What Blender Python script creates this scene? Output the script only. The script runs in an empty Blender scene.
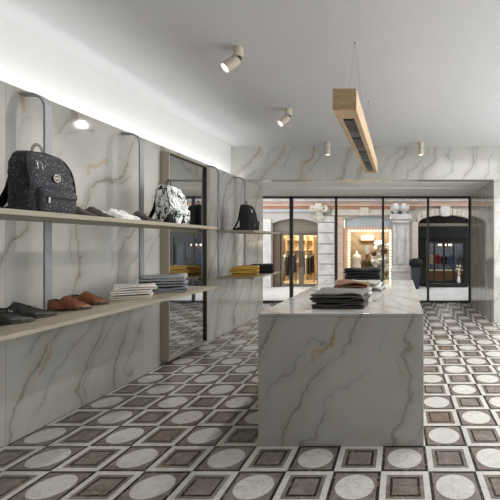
import bpy, bmesh, math, random
from mathutils import Vector, Matrix
random.seed(7)
PI = math.pi
S = bpy.context.scene
COL = S.collection
HC = 1.2075                       # eye height
WL = -2.363                       # face of the marble cladding
ZC = 2.667                        # ceiling
YB = 5.75                         # header over the shop front
YG = 7.75                         # glazing
YF = 10.4                         # facade across the street
ST = -0.005                       # street level

# ------------------------------------------------------------------ node helpers
class NT:
    def __init__(s, name):
        s.m = bpy.data.materials.new(name); s.m.use_nodes = True
        s.t = s.m.node_tree; s.t.nodes.clear()
        s.out = s.t.nodes.new('ShaderNodeOutputMaterial')
    def n(s, typ, **kw):
        n = s.t.nodes.new(typ)
        for k, v in kw.items(): setattr(n, k, v)
        return n
    def put(s, sock, v):
        if v is None: return
        if hasattr(v, 'is_linked'): s.t.links.new(v, sock)
        else:
            try: sock.default_value = v
            except Exception: sock.default_value = (v[0], v[1], v[2], 1.0) if hasattr(v, '__len__') else (v, v, v)
    def math(s, op, a, b=None, c=None, clamp=False):
        n = s.n('ShaderNodeMath', operation=op, use_clamp=clamp)
        s.put(n.inputs[0], a); s.put(n.inputs[1], b); s.put(n.inputs[2], c)
        return n.outputs[0]
    def vdot(s, a, v):
        n = s.n('ShaderNodeVectorMath', operation='DOT_PRODUCT'); s.put(n.inputs[0], a); n.inputs[1].default_value = v
        return n.outputs['Value']
    def comb(s, x, y, z):
        n = s.n('ShaderNodeCombineXYZ'); s.put(n.inputs[0], x); s.put(n.inputs[1], y); s.put(n.inputs[2], z)
        return n.outputs[0]
    def mix(s, f, a, b, blend='MIX'):
        n = s.n('ShaderNodeMix', data_type='RGBA', blend_type=blend)
        s.put(n.inputs[0], f); s.put(n.inputs[6], c4(a)); s.put(n.inputs[7], c4(b))
        return n.outputs[2]
    def noise(s, vec, scale, detail=4, rough=.5, dist=0., col=False):
        n = s.n('ShaderNodeTexNoise'); s.put(n.inputs['Vector'], vec)
        n.inputs['Scale'].default_value = scale; n.inputs['Detail'].default_value = detail
        n.inputs['Roughness'].default_value = rough; n.inputs['Distortion'].default_value = dist
        return n.outputs['Color' if col else 'Fac']
    def ramp(s, f, stops):
        n = s.n('ShaderNodeMapRange', interpolation_type='SMOOTHSTEP'); s.put(n.inputs[0], f)
        n.inputs[1].default_value, n.inputs[2].default_value, n.inputs[3].default_value, n.inputs[4].default_value = stops
        return n.outputs[0]
    def pos(s, kind='Object'):
        return s.n('ShaderNodeTexCoord').outputs[kind]
    def bsdf(s, color, rough=.5, metal=0., spec=.5, bump=None, bstr=.2, bdist=.01, **kw):
        b = s.n('ShaderNodeBsdfPrincipled')
        s.put(b.inputs['Base Color'], c4(color)); s.put(b.inputs['Roughness'], rough)
        s.put(b.inputs['Metallic'], metal); s.put(b.inputs['Specular IOR Level'], spec)
        for k, v in kw.items(): s.put(b.inputs[k.replace('_', ' ')], v)
        if bump is not None:
            bn = s.n('ShaderNodeBump'); bn.inputs['Strength'].default_value = bstr; bn.inputs['Distance'].default_value = bdist
            s.put(bn.inputs['Height'], bump); s.t.links.new(bn.outputs[0], b.inputs['Normal'])
        s.t.links.new(b.outputs[0], s.out.inputs[0])
        return s.m
def c4(c):
    if hasattr(c, 'is_linked'): return c
    return (c[0], c[1], c[2], 1.0)
def srgb(r, g, b):
    f = lambda v: (v/255/12.92) if v/255 <= .04045 else ((v/255+.055)/1.055)**2.4
    return (f(r), f(g), f(b))

M = {}
def plain(name, col, rough=.5, metal=0., spec=.5, var=.12, scale=30, bstr=.0, stretch=None):
    t = NT(name); p = t.pos()
    if stretch: 
        mp = t.n('ShaderNodeVectorMath', operation='MULTIPLY'); t.put(mp.inputs[0], p); mp.inputs[1].default_value = stretch; p = mp.outputs[0]
    f = t.noise(p, scale, 4, .6)
    k = tuple(v*(1-var) for v in col); k2 = tuple(min(1, v*(1+var)) for v in col)
    M[name] = t.bsdf(t.mix(t.ramp(f, (.3, .7, 0, 1)), k, k2), rough, metal, spec, f if bstr else None, bstr)
    return M[name]
def emit(name, col, strength):
    t = NT(name); e = t.n('ShaderNodeEmission'); e.inputs[0].default_value = c4(col); e.inputs[1].default_value = strength
    t.t.links.new(e.outputs[0], t.out.inputs[0]); M[name] = t.m; return t.m

def marble(name, base, seam=None, rough=.07, off=(0, 0, 0), gold=1., spec=.5):
    t = NT(name); p0 = t.pos()
    ad = t.n('ShaderNodeVectorMath', operation='ADD'); t.put(ad.inputs[0], p0); ad.inputs[1].default_value = off; p = ad.outputs[0]
    cloud = t.noise(p, 1.5, 4, .6, .3)
    warp, fine = t.noise(p, 1.25, 2, .5), t.noise(p, 5.5, 5, .6)
    def streaks(nv, wa, fa, scale, seed, lvl, wid):
        """sharp lines that run through the slab roughly along parallel sheets"""
        a = t.math('ADD', t.vdot(p, Vector(nv).normalized()), t.math('ADD', t.math('MULTIPLY', warp, wa), t.math('MULTIPLY', fine, fa)))
        vo = t.n('ShaderNodeTexVoronoi', voronoi_dimensions='1D', feature='DISTANCE_TO_EDGE'); t.put(vo.inputs['W'], t.math('ADD', a, seed))
        vo.inputs['Scale'].default_value = scale
        dd = t.math('ADD', vo.outputs['Distance'], t.math('MULTIPLY', t.math('SUBTRACT', fine, .45), wid*1.6))
        return t.ramp(dd, (0., wid, 1, 0)), t.ramp(dd, (0., lvl, 1, 0))
    msk = t.ramp(t.noise(p, 1.7, 2, .5), (.27, .47, 0, 1))
    msk2 = t.ramp(t.noise(p, 2.3, 2, .5, .2), (.34, .52, 0, 1))
    msk3 = t.ramp(t.noise(p, 2.9, 2, .5, .4), (.50, .64, 0, 1))
    v1, soft = streaks((.86, .86, -.40), .50, .13, 3.0, 3.1, .22, .040)
    v2, s2 = streaks((.80, .80, -.50), .62, .16, 4.0, 17.3, .17, .032)
    v3, s3 = streaks((.86, .80, -.28), .60, .12, 2.4, 41.7, .1, .030)
    c = t.mix(t.ramp(cloud, (.35, .7, 0, 1)), base, tuple(x*.88 for x in base))
    c = t.mix(t.math('MULTIPLY', t.math('MULTIPLY', soft, msk), .36), c, (.34, .32, .26))
    c = t.mix(t.math('MULTIPLY', t.math('MULTIPLY', v1, msk), .62), c, (.22, .18, .10))
    c = t.mix(t.math('MULTIPLY', t.math('MULTIPLY', s2, msk2), .26), c, (.30, .30, .28))
    c = t.mix(t.math('MULTIPLY', t.math('MULTIPLY', v2, msk2), .50), c, (.20, .195, .17))
    c = t.mix(t.math('MULTIPLY', t.math('MULTIPLY', v3, msk3), .70*gold), c, (.42, .27, .09))
    if seam:
        ax, step, o = seam
        s_ = t.n('ShaderNodeSeparateXYZ'); t.put(s_.inputs[0], p0)
        f = t.math('FRACT', t.math('DIVIDE', t.math('SUBTRACT', s_.outputs[ax], o), step))
        ln = t.math('LESS_THAN', f, .0028)
        c = t.mix(t.math('MULTIPLY', ln, .6), c, (.2, .19, .17))
    M[name] = t.bsdf(c, rough, 0, spec)
    return M[name]
WHITE_MARBLE = (.515, .515, .483)
marble('marble_wall', WHITE_MARBLE, (1, 1.2, 2.27))
marble('marble_header', WHITE_MARBLE, (0, 1.45, -2.572), off=(1.3, 0, .4), rough=.16)
marble('marble_pier', WHITE_MARBLE, None, off=(2.1, .5, .2), rough=.03, spec=.9)
marble('marble_table', (.50, .50, .47), None, off=(6.1, 2.9, .6), gold=1.)

def floor_mat():
    t = NT('patterned_floor_tile'); p = t.pos()
    sp = t.n('ShaderNodeSeparateXYZ'); t.put(sp.inputs[0], p)
    u = t.math('DIVIDE', t.math('ADD', sp.outputs[0], .105), .25); v = t.math('DIVIDE', t.math('SUBTRACT', sp.outputs[1], .010), .25)
    iu, iv = t.math('FLOOR', u), t.math('FLOOR', v); fu, fv = t.math('SUBTRACT', u, iu), t.math('SUBTRACT', v, iv)
    odd = t.math('GREATER_THAN', t.math('FRACT', t.math('MULTIPLY', t.math('ADD', iu, iv), .5)), .25)
    wn = t.n('ShaderNodeTexWhiteNoise', noise_dimensions='3D'); t.put(wn.inputs[0], t.comb(iu, iv, .5))
    rnd = wn.outputs['Value']
    cu, cv = t.math('ABSOLUTE', t.math('SUBTRACT', fu, .5)), t.math('ABSOLUTE', t.math('SUBTRACT', fv, .5))
    sq = t.math('MAXIMUM', cu, cv)
    rad = t.math('SQRT', t.math('ADD', t.math('MULTIPLY', cu, cu), t.math('MULTIPLY', cv, cv)))
    sh = t.n('ShaderNodeVectorMath', operation='ADD'); t.put(sh.inputs[0], p)
    k = t.n('ShaderNodeVectorMath', operation='SCALE'); t.put(k.inputs[0], wn.outputs['Color']); k.inputs[3].default_value = 7.
    t.put(sh.inputs[1], k.outputs[0]); pp = sh.outputs[0]
    n1 = t.noise(pp, 4.5, 6, .6, 1.2); vein = t.ramp(t.math('ABSOLUTE', t.math('SUBTRACT', n1, .5)), (.0, .02, 1, 0))
    n2 = t.noise(pp, 22, 5, .65)
    white = t.mix(t.ramp(n2, (.3, .75, 0, 1)), (.66, .65, .615), (.55, .54, .50))
    white = t.mix(t.math('MULTIPLY', vein, .35), white, (.30, .26, .20))
    taupe = t.mix(t.ramp(n2, (.3, .7, 0, 1)), (.165, .135, .118), (.265, .225, .20))
    taupe = t.mix(t.math('MULTIPLY', t.ramp(rnd, (.82, .98, 0, 1)), .5), taupe, (.21, .125, .07))
    taupe = t.mix(t.math('MULTIPLY', vein, t.math('MULTIPLY', t.math('GREATER_THAN', rnd, .4), .55)), taupe, (.10, .065, .035))
    dark = t.mix(t.math('MULTIPLY', t.ramp(t.noise(pp, 14, 5, .6, 1.5), (.56, .62, 0, 1)), .55), (.022, .019, .017), (.26, .20, .10))
    gt = lambda a, b: t.math('GREATER_THAN', a, b)
    A = t.mix(gt(sq, .245), taupe, dark); A = t.mix(gt(sq, .30), A, taupe); A = t.mix(gt(sq, .375), A, white)
    B = t.mix(gt(rad, .385), white, taupe); B = t.mix(gt(sq, .435), B, dark)
    c = t.mix(odd, B, A)
    c = t.mix(t.math('MULTIPLY', gt(sq, .4955), .5), c, (.12, .11, .10))
    M['floor'] = t.bsdf(c, t.math('ADD', .16, t.math('MULTIPLY', n2, .12)), 0, .5)
floor_mat()

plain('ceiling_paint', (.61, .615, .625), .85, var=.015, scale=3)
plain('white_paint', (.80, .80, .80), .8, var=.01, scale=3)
plain('soffit_paint', (.86, .85, .82), .6, var=.02, scale=3)
plain('shelf_wood', srgb(156, 147, 131), .5, var=.10, scale=9, stretch=(12, 1, 12))
plain('oak', srgb(196, 168, 132), .55, var=.16, scale=5, stretch=(2, .6, 26), bstr=.05)
plain('post_metal', srgb(148, 149, 155), .5, .1, var=.03)
plain('taupe_metal', srgb(170, 160, 142), .45, .2, var=.03)
plain('lamp_shell', srgb(205, 194, 175), .45, .0, var=.02)
plain('black_plastic', (.012, .012, .013), .4, var=.1)
plain('black_liner', (.03, .025, .02), .45, var=.1)
plain('dark_steel', (.045, .05, .055), .4, .3, var=.06)
plain('grey_track', (.13, .13, .13), .5, .3, var=.05)
plain('cable_steel', (.25, .25, .25), .4, .8, var=.02)
plain('chrome', (.75, .75, .75), .18, 1., var=.02)
plain('pale_stone', srgb(205, 199, 197), .85, var=.14, scale=5, bstr=.1)
plain('grey_stone', srgb(186, 188, 192), .85, var=.08, scale=5)
plain('pink_stone', srgb(206, 176, 158), .85, var=.16, scale=4, stretch=(.4, 1, 6))
plain('terracotta_stone', srgb(178, 128, 100), .85, var=.2, scale=4, stretch=(.5, 1, 5))
plain('beige_stone', srgb(205, 194, 182), .85, var=.1, scale=6)
plain('peach_glow_tone', srgb(226, 184, 150), .8, var=.1, scale=6)
plain('paving', srgb(214, 212, 214), .55, var=.07, scale=2.5)
plain('taupe_panel', srgb(128, 118, 104), .5, var=.06)
plain('brown_wood', srgb(92, 72, 52), .5, var=.15, scale=9, stretch=(8, 8, 1))
plain('bronze_frame', srgb(112, 103, 90), .4, .3, var=.05)
plain('warm_wall', srgb(226, 208, 178), .8, var=.10, scale=3)
plain('cream_wall', srgb(230, 208, 170), .8, var=.10, scale=3)
plain('gold_wall', srgb(168, 144, 116), .8, var=.2, scale=6)
plain('dark_interior', srgb(58, 48, 42), .7, var=.2, scale=4)
plain('grey_interior', srgb(108, 112, 122), .7, var=.25, scale=4)
plain('teal_sign', srgb(15, 20, 24), .35, var=.1)
plain('dark_lacquer', srgb(20, 17, 16), .3, var=.1)
plain('planter_clay', srgb(52, 58, 68), .6, var=.12, scale=12, bstr=.1)
plain('clipped_leaf', srgb(14, 16, 17), .9, var=.5, scale=60, bstr=.6)
plain('black_fabric', (.014, .014, .016), .85, var=.2, scale=120, bstr=.15)
plain('handle_webbing', srgb(110, 108, 104), .8, var=.1)
plain('black_leather', (.034, .033, .032), .40, var=.2, scale=60, bstr=.05)
plain('brown_leather', srgb(124, 80, 56), .42, var=.15, scale=30, bstr=.04)
plain('taupe_suede', srgb(68, 62, 56), .9, var=.15, scale=60, bstr=.1)
plain('white_leather', srgb(218, 218, 216), .5, var=.03)
plain('white_rubber', srgb(225, 225, 222), .6, var=.03)
plain('sole_dark', (.02, .017, .015), .6, var=.1)
plain('sole_brown', (.05, .03, .02), .6, var=.1)
plain('lining_dark', (.012, .011, .011), .8, var=.1)
for nm, c in (('white_cotton', (232, 228, 220)), ('beige_cotton', (205, 198, 184)), ('grey_denim', (128, 133, 138)), ('grey_light_denim', (158, 163, 166)),
              ('mustard_cotton', (190, 152, 66)), ('mustard_deep', (166, 128, 50)), ('black_cotton', (22, 22, 25)), ('charcoal_cotton', (66, 64, 61)),
              ('stone_cotton', (150, 146, 138)), ('dark_stone_cotton', (100, 97, 91)), ('brown_wool', (100, 70, 50)), ('pale_grey_cotton', (178, 178, 172)), ('sage_cotton', (142, 146, 138)),
              ('navy_black_cotton', (18, 18, 24)), ('red_cloth', (170, 50, 60)), ('blue_cloth', (90, 130, 175)), ('pale_cloth', (225, 205, 185)), ('tan_cloth', (150, 105, 75))):
    plain(nm, srgb(*c), .92, var=.12, scale=55, bstr=.12)
emit('lamp_lens', (1, .97, .92), 6.0)
emit('bulb_glow', (1, .88, .70), 3.5)
emit('flame_glow', (1, .85, .62), 4.0)
emit('led_glow', (1, .98, .95), 12.0)

def speckle_mat():
    t = NT('speckled_canvas'); p = t.pos()
    vo = t.n('ShaderNodeTexVoronoi', feature='F1'); t.put(vo.inputs['Vector'], p); vo.inputs['Scale'].default_value = 120
    wn = t.n('ShaderNodeTexWhiteNoise', noise_dimensions='3D'); t.put(wn.inputs[0], vo.outputs['Position'])
    r = t.math('MULTIPLY', wn.outputs['Value'], .27)
    dot = t.math('LESS_THAN', vo.outputs['Distance'], t.math('SUBTRACT', t.math('MULTIPLY', r, 1.5), .09))
    f = t.noise(p, 35, 4, .6); fine = t.ramp(t.noise(p, 230, 3, .7), (.64, .72, 0, 1))
    base = t.mix(f, (.022, .022, .028), (.065, .064, .075))
    c = t.mix(t.math('MULTIPLY', fine, .5), base, (.2, .2, .21))
    c = t.mix(t.math('MULTIPLY', dot, .85), c, (.45, .45, .44))
    M['speckled_canvas'] = t.bsdf(c, .8, 0, .3, f, .1)
speckle_mat()
def leaf_mat():
    t = NT('leaf_print_canvas'); p = t.pos()
    w = t.noise(p, 11, 3, .5, 0., True)
    k = t.n('ShaderNodeVectorMath', operation='SCALE'); t.put(k.inputs[0], w); k.inputs[3].default_value = .10
    a = t.n('ShaderNodeVectorMath', operation='ADD'); t.put(a.inputs[0], p); t.put(a.inputs[1], k.outputs[0])
    m = t.n('ShaderNodeVectorMath', operation='MULTIPLY'); t.put(m.inputs[0], a.outputs[0]); m.inputs[1].default_value = (1, 1, .5)
    n = t.noise(m.outputs[0], 14, 1, .4, 2.2)
    blk = t.ramp(t.math('ABSOLUTE', t.math('SUBTRACT', n, .5)), (.032, .046, 1, 0))
    big = t.ramp(t.noise(m.outputs[0], 13, 1, .4, 1.2), (.63, .65, 0, 1))
    teal = t.ramp(t.math('ABSOLUTE', t.math('SUBTRACT', n, .57)), (.01, .03, 1, 0))
    c = t.mix(t.math('MULTIPLY', teal, .8), (.86, .87, .85), (.22, .42, .42))
    c = t.mix(t.math('MAXIMUM', blk, big), c, (.015, .018, .022))
    M['leaf_print_canvas'] = t.bsdf(c, .7, 0, .35)
leaf_mat()
def mirror_mat():
    t = NT('mirror_glass'); p = t.pos()
    M['mirror_glass'] = t.bsdf(t.mix(t.noise(p, 1.5, 2), (.80, .81, .82), (.84, .85, .86)), .012, 1.)
mirror_mat()
def glass_mat():
    t = NT('clear_glass')
    tr = t.n('ShaderNodeBsdfTransparent'); tr.inputs[0].default_value = (.93, .95, .94, 1)
    gl = t.n('ShaderNodeBsdfGlossy'); gl.inputs['Roughness'].default_value = .01
    fr = t.n('ShaderNodeFresnel'); fr.inputs[0].default_value = 1.14
    mx = t.n('ShaderNodeMixShader'); t.put(mx.inputs[0], fr.outputs[0])
    t.t.links.new(tr.outputs[0], mx.inputs[1]); t.t.links.new(gl.outputs[0], mx.inputs[2]); t.t.links.new(mx.outputs[0], t.out.inputs[0])
    M['clear_glass'] = t.m
glass_mat()
def stone_blocks(name, base, z0, h, rough=.85):
    t = NT(name); p = t.pos(); sp = t.n('ShaderNodeSeparateXYZ'); t.put(sp.inputs[0], p)
    f = t.math('FRACT', t.math('DIVIDE', t.math('SUBTRACT', sp.outputs[2], z0), h))
    n = t.noise(p, 5, 5, .6)
    c = t.mix(n, tuple(v*.85 for v in base), tuple(min(1, v*1.1) for v in base))
    M[name] = t.bsdf(c, rough, 0, .3, n, .15)
stone_blocks('wall_stone', srgb(190, 182, 178), 0, .25)
def paving_mat():
    t = NT('street_paving'); p = t.pos()
    b = t.n('ShaderNodeTexBrick'); t.put(b.inputs['Vector'], p); b.inputs['Scale'].default_value = 1.6
    b.inputs['Color1'].default_value = (.62, .61, .62, 1); b.inputs['Color2'].default_value = (.70, .69, .70, 1); b.inputs['Mortar'].default_value = (.42, .41, .41, 1)
    b.inputs['Mortar Size'].default_value = .008
    n = t.noise(p, 3, 6, .65, .6)
    M['street_paving'] = t.bsdf(t.mix(t.ramp(n, (.4, .75, 0, .55)), b.outputs[0], (.45, .44, .45)), .5)
paving_mat()

# ------------------------------------------------------------------ mesh helpers
class MB:
    def __init__(s): s.b = bmesh.new()
    def face(s, vs):
        try: return s.b.faces.new(vs)
        except ValueError: return None
    def box(s, x0, x1, y0, y1, z0, z1):
        v = [s.b.verts.new((x, y, z)) for x in (x0, x1) for y in (y0, y1) for z in (z0, z1)]
        for q in ((0, 1, 3, 2), (4, 6, 7, 5), (0, 4, 5, 1), (2, 3, 7, 6), (0, 2, 6, 4), (1, 5, 7, 3)): s.face([v[i] for i in q])
        return s
    def loft(s, rings, caps=True, closed=True):
        R = [[s.b.verts.new(p) for p in r] for r in rings]
        n = len(R[0])
        for a, c in zip(R, R[1:]):
            for i in range(n if closed else n-1):
                j = (i+1) % n; s.face([a[i], a[j], c[j], c[i]])
        if caps:
            s.face(R[0][::-1]); s.face(R[-1])
        return s
    def prism(s, poly, axis, a, b):
        def P(q, t): return (t, q[0], q[1]) if axis == 0 else ((q[0], t, q[1]) if axis == 1 else (q[0], q[1], t))
        return s.loft([[P(q, a) for q in poly], [P(q, b) for q in poly]])
    def tube(s, pts, r, n=12, flat=1.0, up=None):
        pts = [Vector(p) for p in pts]; rings = []
        prev = None
        for i, p in enumerate(pts):
            d = (pts[min(i+1, len(pts)-1)]-pts[max(i-1, 0)]).normalized()
            if prev is None:
                a = Vector(up) if up else (Vector((0, 0, 1)) if abs(d.z) < .9 else Vector((1, 0, 0)))
                u = (a-d*a.dot(d)).normalized()
            else: u = (prev-d*prev.dot(d)).normalized()
            prev = u; w = d.cross(u)
            rr = r[i] if hasattr(r, '__len__') else r
            rings.append([p+u*(rr*math.cos(2*PI*k/n)*flat)+w*(rr*math.sin(2*PI*k/n)) for k in range(n)])
        return s.loft(rings)
    def lathe(s, prof, c=(0, 0, 0), n=24, mat=None):
        rings = []
        for r, z in prof:
            ring = []
            for k in range(n):
                v = Vector((r*math.cos(2*PI*k/n), r*math.sin(2*PI*k/n), z))
                if mat: v = mat @ v
                ring.append(v+Vector(c))
            rings.append(ring)
        return s.loft(rings)
    def ball(s, c, r, n=10, sz=1., jit=0.):
        prof = [(max(.001, r*math.sin(PI*i/n)), -r*sz*math.cos(PI*i/n)) for i in range(n+1)]
        k0 = len(s.b.verts); s.lathe(prof, c, max(8, n+4))
        if jit:
            s.b.verts.ensure_lookup_table()
            for v in s.b.verts[k0:]:
                d = (v.co-Vector(c)); v.co += d*random.uniform(-jit, jit)
        return s
    def build(s, name, mat, parent=None, smooth=False, bevel=0., seg=2, subsurf=0, world=True):
        bmesh.ops.recalc_face_normals(s.b, faces=s.b.faces[:])
        me = bpy.data.meshes.new(name); s.b.to_mesh(me); s.b.free()
        if smooth:
            me.polygons.foreach_set('use_smooth', [True]*len(me.polygons))
            try: me.set_sharp_from_angle(angle=math.radians(50))
            except Exception: pass
        me.materials.append(M[mat])
        o = bpy.data.objects.new(name, me); COL.objects.link(o)
        if bevel:
            m = o.modifiers.new('Bevel', 'BEVEL'); m.width = bevel; m.segments = seg; m.limit_method = 'ANGLE'
        if subsurf:
            m = o.modifiers.new('Subsurf', 'SUBSURF'); m.levels = m.render_levels = subsurf
        if parent is not None:
            o.parent = parent
            if world:
                off = Vector(parent.get('_base', (0, 0, 0))); o.location = -off
                o['_base'] = (0., 0., 0.)
        return o
def tag(o, label, cat, group=None, kind=None):
    o['label'] = label; o['category'] = cat
    if group: o['group'] = group
    if kind: o['kind'] = kind
    return o
def empty(name, loc, label, cat, group=None, rotz=0., world=True):
    o = bpy.data.objects.new(name, None); COL.objects.link(o); o.location = loc; o.rotation_euler = (0, 0, rotz)
    o.empty_display_size = .1
    if world: o['_base'] = tuple(loc)
    return tag(o, label, cat, group)
def struct(name, mb, mat, label=None, **kw):
    o = mb.build(name, mat, **kw); o['kind'] = 'structure'
    if label: o['label'] = label
    o['category'] = name.split('_')[0]
    return o
def copy_tree(o, parent=None):
    c = o.copy(); COL.objects.link(c)
    if parent is not None: c.parent = parent
    for ch in list(o.children): copy_tree(ch, c)
    return c

# ------------------------------------------------------------------ the room
XR = 2.75; Y0 = -1.8
struct('floor', MB().box(-3.4, XR, Y0, YG+.02, -.10, 0), 'floor', 'floor of square tiles patterned with pale circles and dark framed squares')
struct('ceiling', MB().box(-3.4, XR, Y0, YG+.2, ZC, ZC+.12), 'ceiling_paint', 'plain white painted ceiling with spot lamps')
struct('wall_left', MB().box(WL-.035, WL, Y0, 6.50, 0, 2.168), 'marble_wall', 'polished veined marble cladding behind the shelves')
struct('wall_left_upper', MB().box(-2.64, -2.572, Y0, 6.40, 0, ZC), 'white_paint', 'white painted wall lit from the cove above the marble cladding')
struct('wall_back_header', MB().box(-2.572, XR, YB, YB+.20, 2.168, ZC), 'marble_header', 'marble band above the shop front opening')
struct('wall_back_pier', MB().box(1.405, XR, YB, YG+.1, 0, 2.168), 'marble_pier', 'marble pier beside the shop front opening')
struct('ceiling_soffit', MB().box(-2.572, 1.6, YB+.20, 6.60, 2.170, 2.25), 'soffit_paint', 'painted soffit inside the shop front opening')
struct('ceiling_soffit_outer', MB().box(-3.3, 1.6, 6.60, YG+.15, 2.155, 2.25), 'soffit_paint', 'outer strip of the soffit over the glazing')
struct('wall_front_header', MB().box(-3.4, XR, YG+.10, YG+.2, 2.16, 3.0), 'grey_stone', 'street side band above the glazing')
struct('wall_left_return', MB().box(-3.4, WL-.036, 6.40, 6.50, 0, ZC), 'white_paint', 'short return behind the end of the marble cladding')
struct('wall_left_glazing_side', MB().box(-3.4, -3.3, 6.50, YG+.1, 0, ZC), 'white_paint', 'side of the glazed bay beyond the cladding')
struct('wall_right', MB().box(XR, XR+.1, Y0, YG, 0, ZC), 'white_paint', 'white painted side wall of the shop')
struct('wall_rear', MB().box(-2.6, XR, Y0-.1, Y0, 0, ZC), 'taupe_panel', 'unseen rear wall of the shop, toned taupe to cut bounced light')  # unseen wall, dark tone keeps bounced light off the table front

# glazing of the shop front
W = bpy.data.objects.new('window_1', None); COL.objects.link(W); W.location = (-.6, YG, 0); W['_base'] = (-.6, YG, 0.)
W['kind'] = 'structure'; W['category'] = 'window'; W['label'] = 'full height shop front glazing in slim dark steel frames'
mull = [-3.165, -2.24+.006, -1.32, -.367, .551, 1.40]
f = MB()
for x in mull:
    w = .034 if abs(x+2.234) < .01 else .024
    f.box(x-w, x+w, YG-.03, YG+.03, 0, 2.155)
f.box(-3.295, 1.405, YG-.03, YG+.03, 2.118, 2.154); f.box(-3.295, 1.405, YG-.03, YG+.03, 0, .035)
f.build('window_frame', 'dark_steel', W, bevel=.003)
xs = mull
for a, b in zip(xs, xs[1:]):
    MB().box(a+.02, b-.02, YG-.004, YG+.004, .03, 2.125).build('glass_pane', 'clear_glass', W)

# cove light behind the top of the cladding
led = empty('cove_light_strip', (-2.44, 2., 2.06), 'slim white strip light hidden behind the top of the marble cladding', 'light')
MB().box(-2.42, WL-.036, -1.7, YB-.05, 2.05, 2.075).build('strip_housing', 'lamp_shell', led)
MB().box(-2.418, WL-.040, -1.69, YB-.06, 2.0755, 2.079).build('strip_diffuser', 'led_glow', led)

# ------------------------------------------------------------------ marble table
T = empty('display_table', (-.358, 3.28, 0), 'solid block table clad in polished veined marble', 'table')
TX0, TX1, TY0, TY1, TZ = -.850, .135, 2.26, 4.31, .788
th = .02
MB().box(TX0, TX1, TY0, TY1, TZ-th, TZ).build('table_top', 'marble_table', T, bevel=.0025)
g = .0015
MB().box(TX0, TX1, TY0, TY0+th, 0, TZ-th-g).build('front_panel', 'marble_table', T, bevel=.002)
MB().box(TX0, TX1, TY1-th, TY1, 0, TZ-th-g).build('rear_panel', 'marble_table', T, bevel=.002)
MB().box(TX0, TX0+th, TY0+th+g, TY1-th-g, 0, TZ-th-g).build('side_panel', 'marble_table', T, bevel=.002)
MB().box(TX1-th, TX1, TY0+th+g, TY1-th-g, 0, TZ-th-g).build('side_panel', 'marble_table', T, bevel=.002)

# ------------------------------------------------------------------ shelving
SX = -1.74; SB = -2.196; UZ = 1.3605; LZ = .800; PX = -2.205
def post(mb, y, zb):
    """flat bar that rises behind the shelves and bends over to the wall"""
    h, w, R = .0065, .0245, .095
    pts = [(PX, zb, 1., 0.), (PX, 2.135-R, 1., 0.)]
    for k in range(1, 9):
        a = k/8*PI/2; pts.append((PX-R+R*math.cos(a), 2.135-R+R*math.sin(a), math.cos(a), math.sin(a)))
    pts.append((WL+.001, 2.135, 0., 1.))
    return mb.loft([[(x+nx*h, y-w, z+nz*h), (x+nx*h, y+w, z+nz*h), (x-nx*h, y+w, z-nz*h), (x-nx*h, y-w, z-nz*h)] for x, z, nx, nz in pts])
def unit(ya, yb, posts, label):
    u = empty('wall_shelving_unit', (WL, (ya+yb)/2, LZ), label, 'shelves', 'wall shelving on bent metal posts')
    MB().box(SB, SX, ya, yb, UZ-.026, UZ).build('shelf_board', 'shelf_wood', u, bevel=.002)
    MB().box(SB, SX, ya, yb, LZ-.022, LZ).build('shelf_board', 'shelf_wood', u, bevel=.002)
    for y in posts: post(MB(), y, LZ-.03).build('post', 'post_metal', u, smooth=True, bevel=.002)
    return u
unit(.75, 3.60, (1.45, 2.372, 3.226), 'long pair of pale wooden shelves with the speckled backpack and leather shoes on them')
unit(4.50, 5.49, (4.60, 5.37), 'short pair of pale wooden shelves with the plain black backpack, beyond the tall mirror')

# ------------------------------------------------------------------ mirror
mx0, mx1, my0, my1, mz0, mz1 = WL+.001, -2.275, 3.726, 4.47, .05, 2.107
mr = empty('wall_mirror', (WL, 4.1, mz0), 'tall mirror in a deep taupe box frame on the marble wall', 'mirror')
t_ = .013
f = MB()
f.box(mx0, mx1, my0, my0+t_, mz0, mz1); f.box(mx0, mx1, my1-t_, my1, mz0, mz1)
f.box(mx0, mx1, my0+t_, my1-t_, mz1-t_, mz1); f.box(mx0, mx1, my0+t_, my1-t_, mz0, mz0+t_)
f.build('mirror_frame', 'taupe_metal', mr, bevel=.0015)
f = MB(); l = .004
f.box(mx1-.03, mx1-.002, my0+t_, my0+t_+l, mz0+t_, mz1-t_); f.box(mx1-.03, mx1-.002, my1-t_-l, my1-t_, mz0+t_, mz1-t_)
f.box(mx1-.03, mx1-.002, my0+t_+l, my1-t_-l, mz1-t_-l, mz1-t_)
f.build('inner_lining', 'black_liner', mr)
MB().box(mx0+.004, mx1-.025, my0+t_+l, my1-t_-l, mz0+t_, mz1-t_-l).build('mirror_glass', 'mirror_glass', mr)

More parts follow.
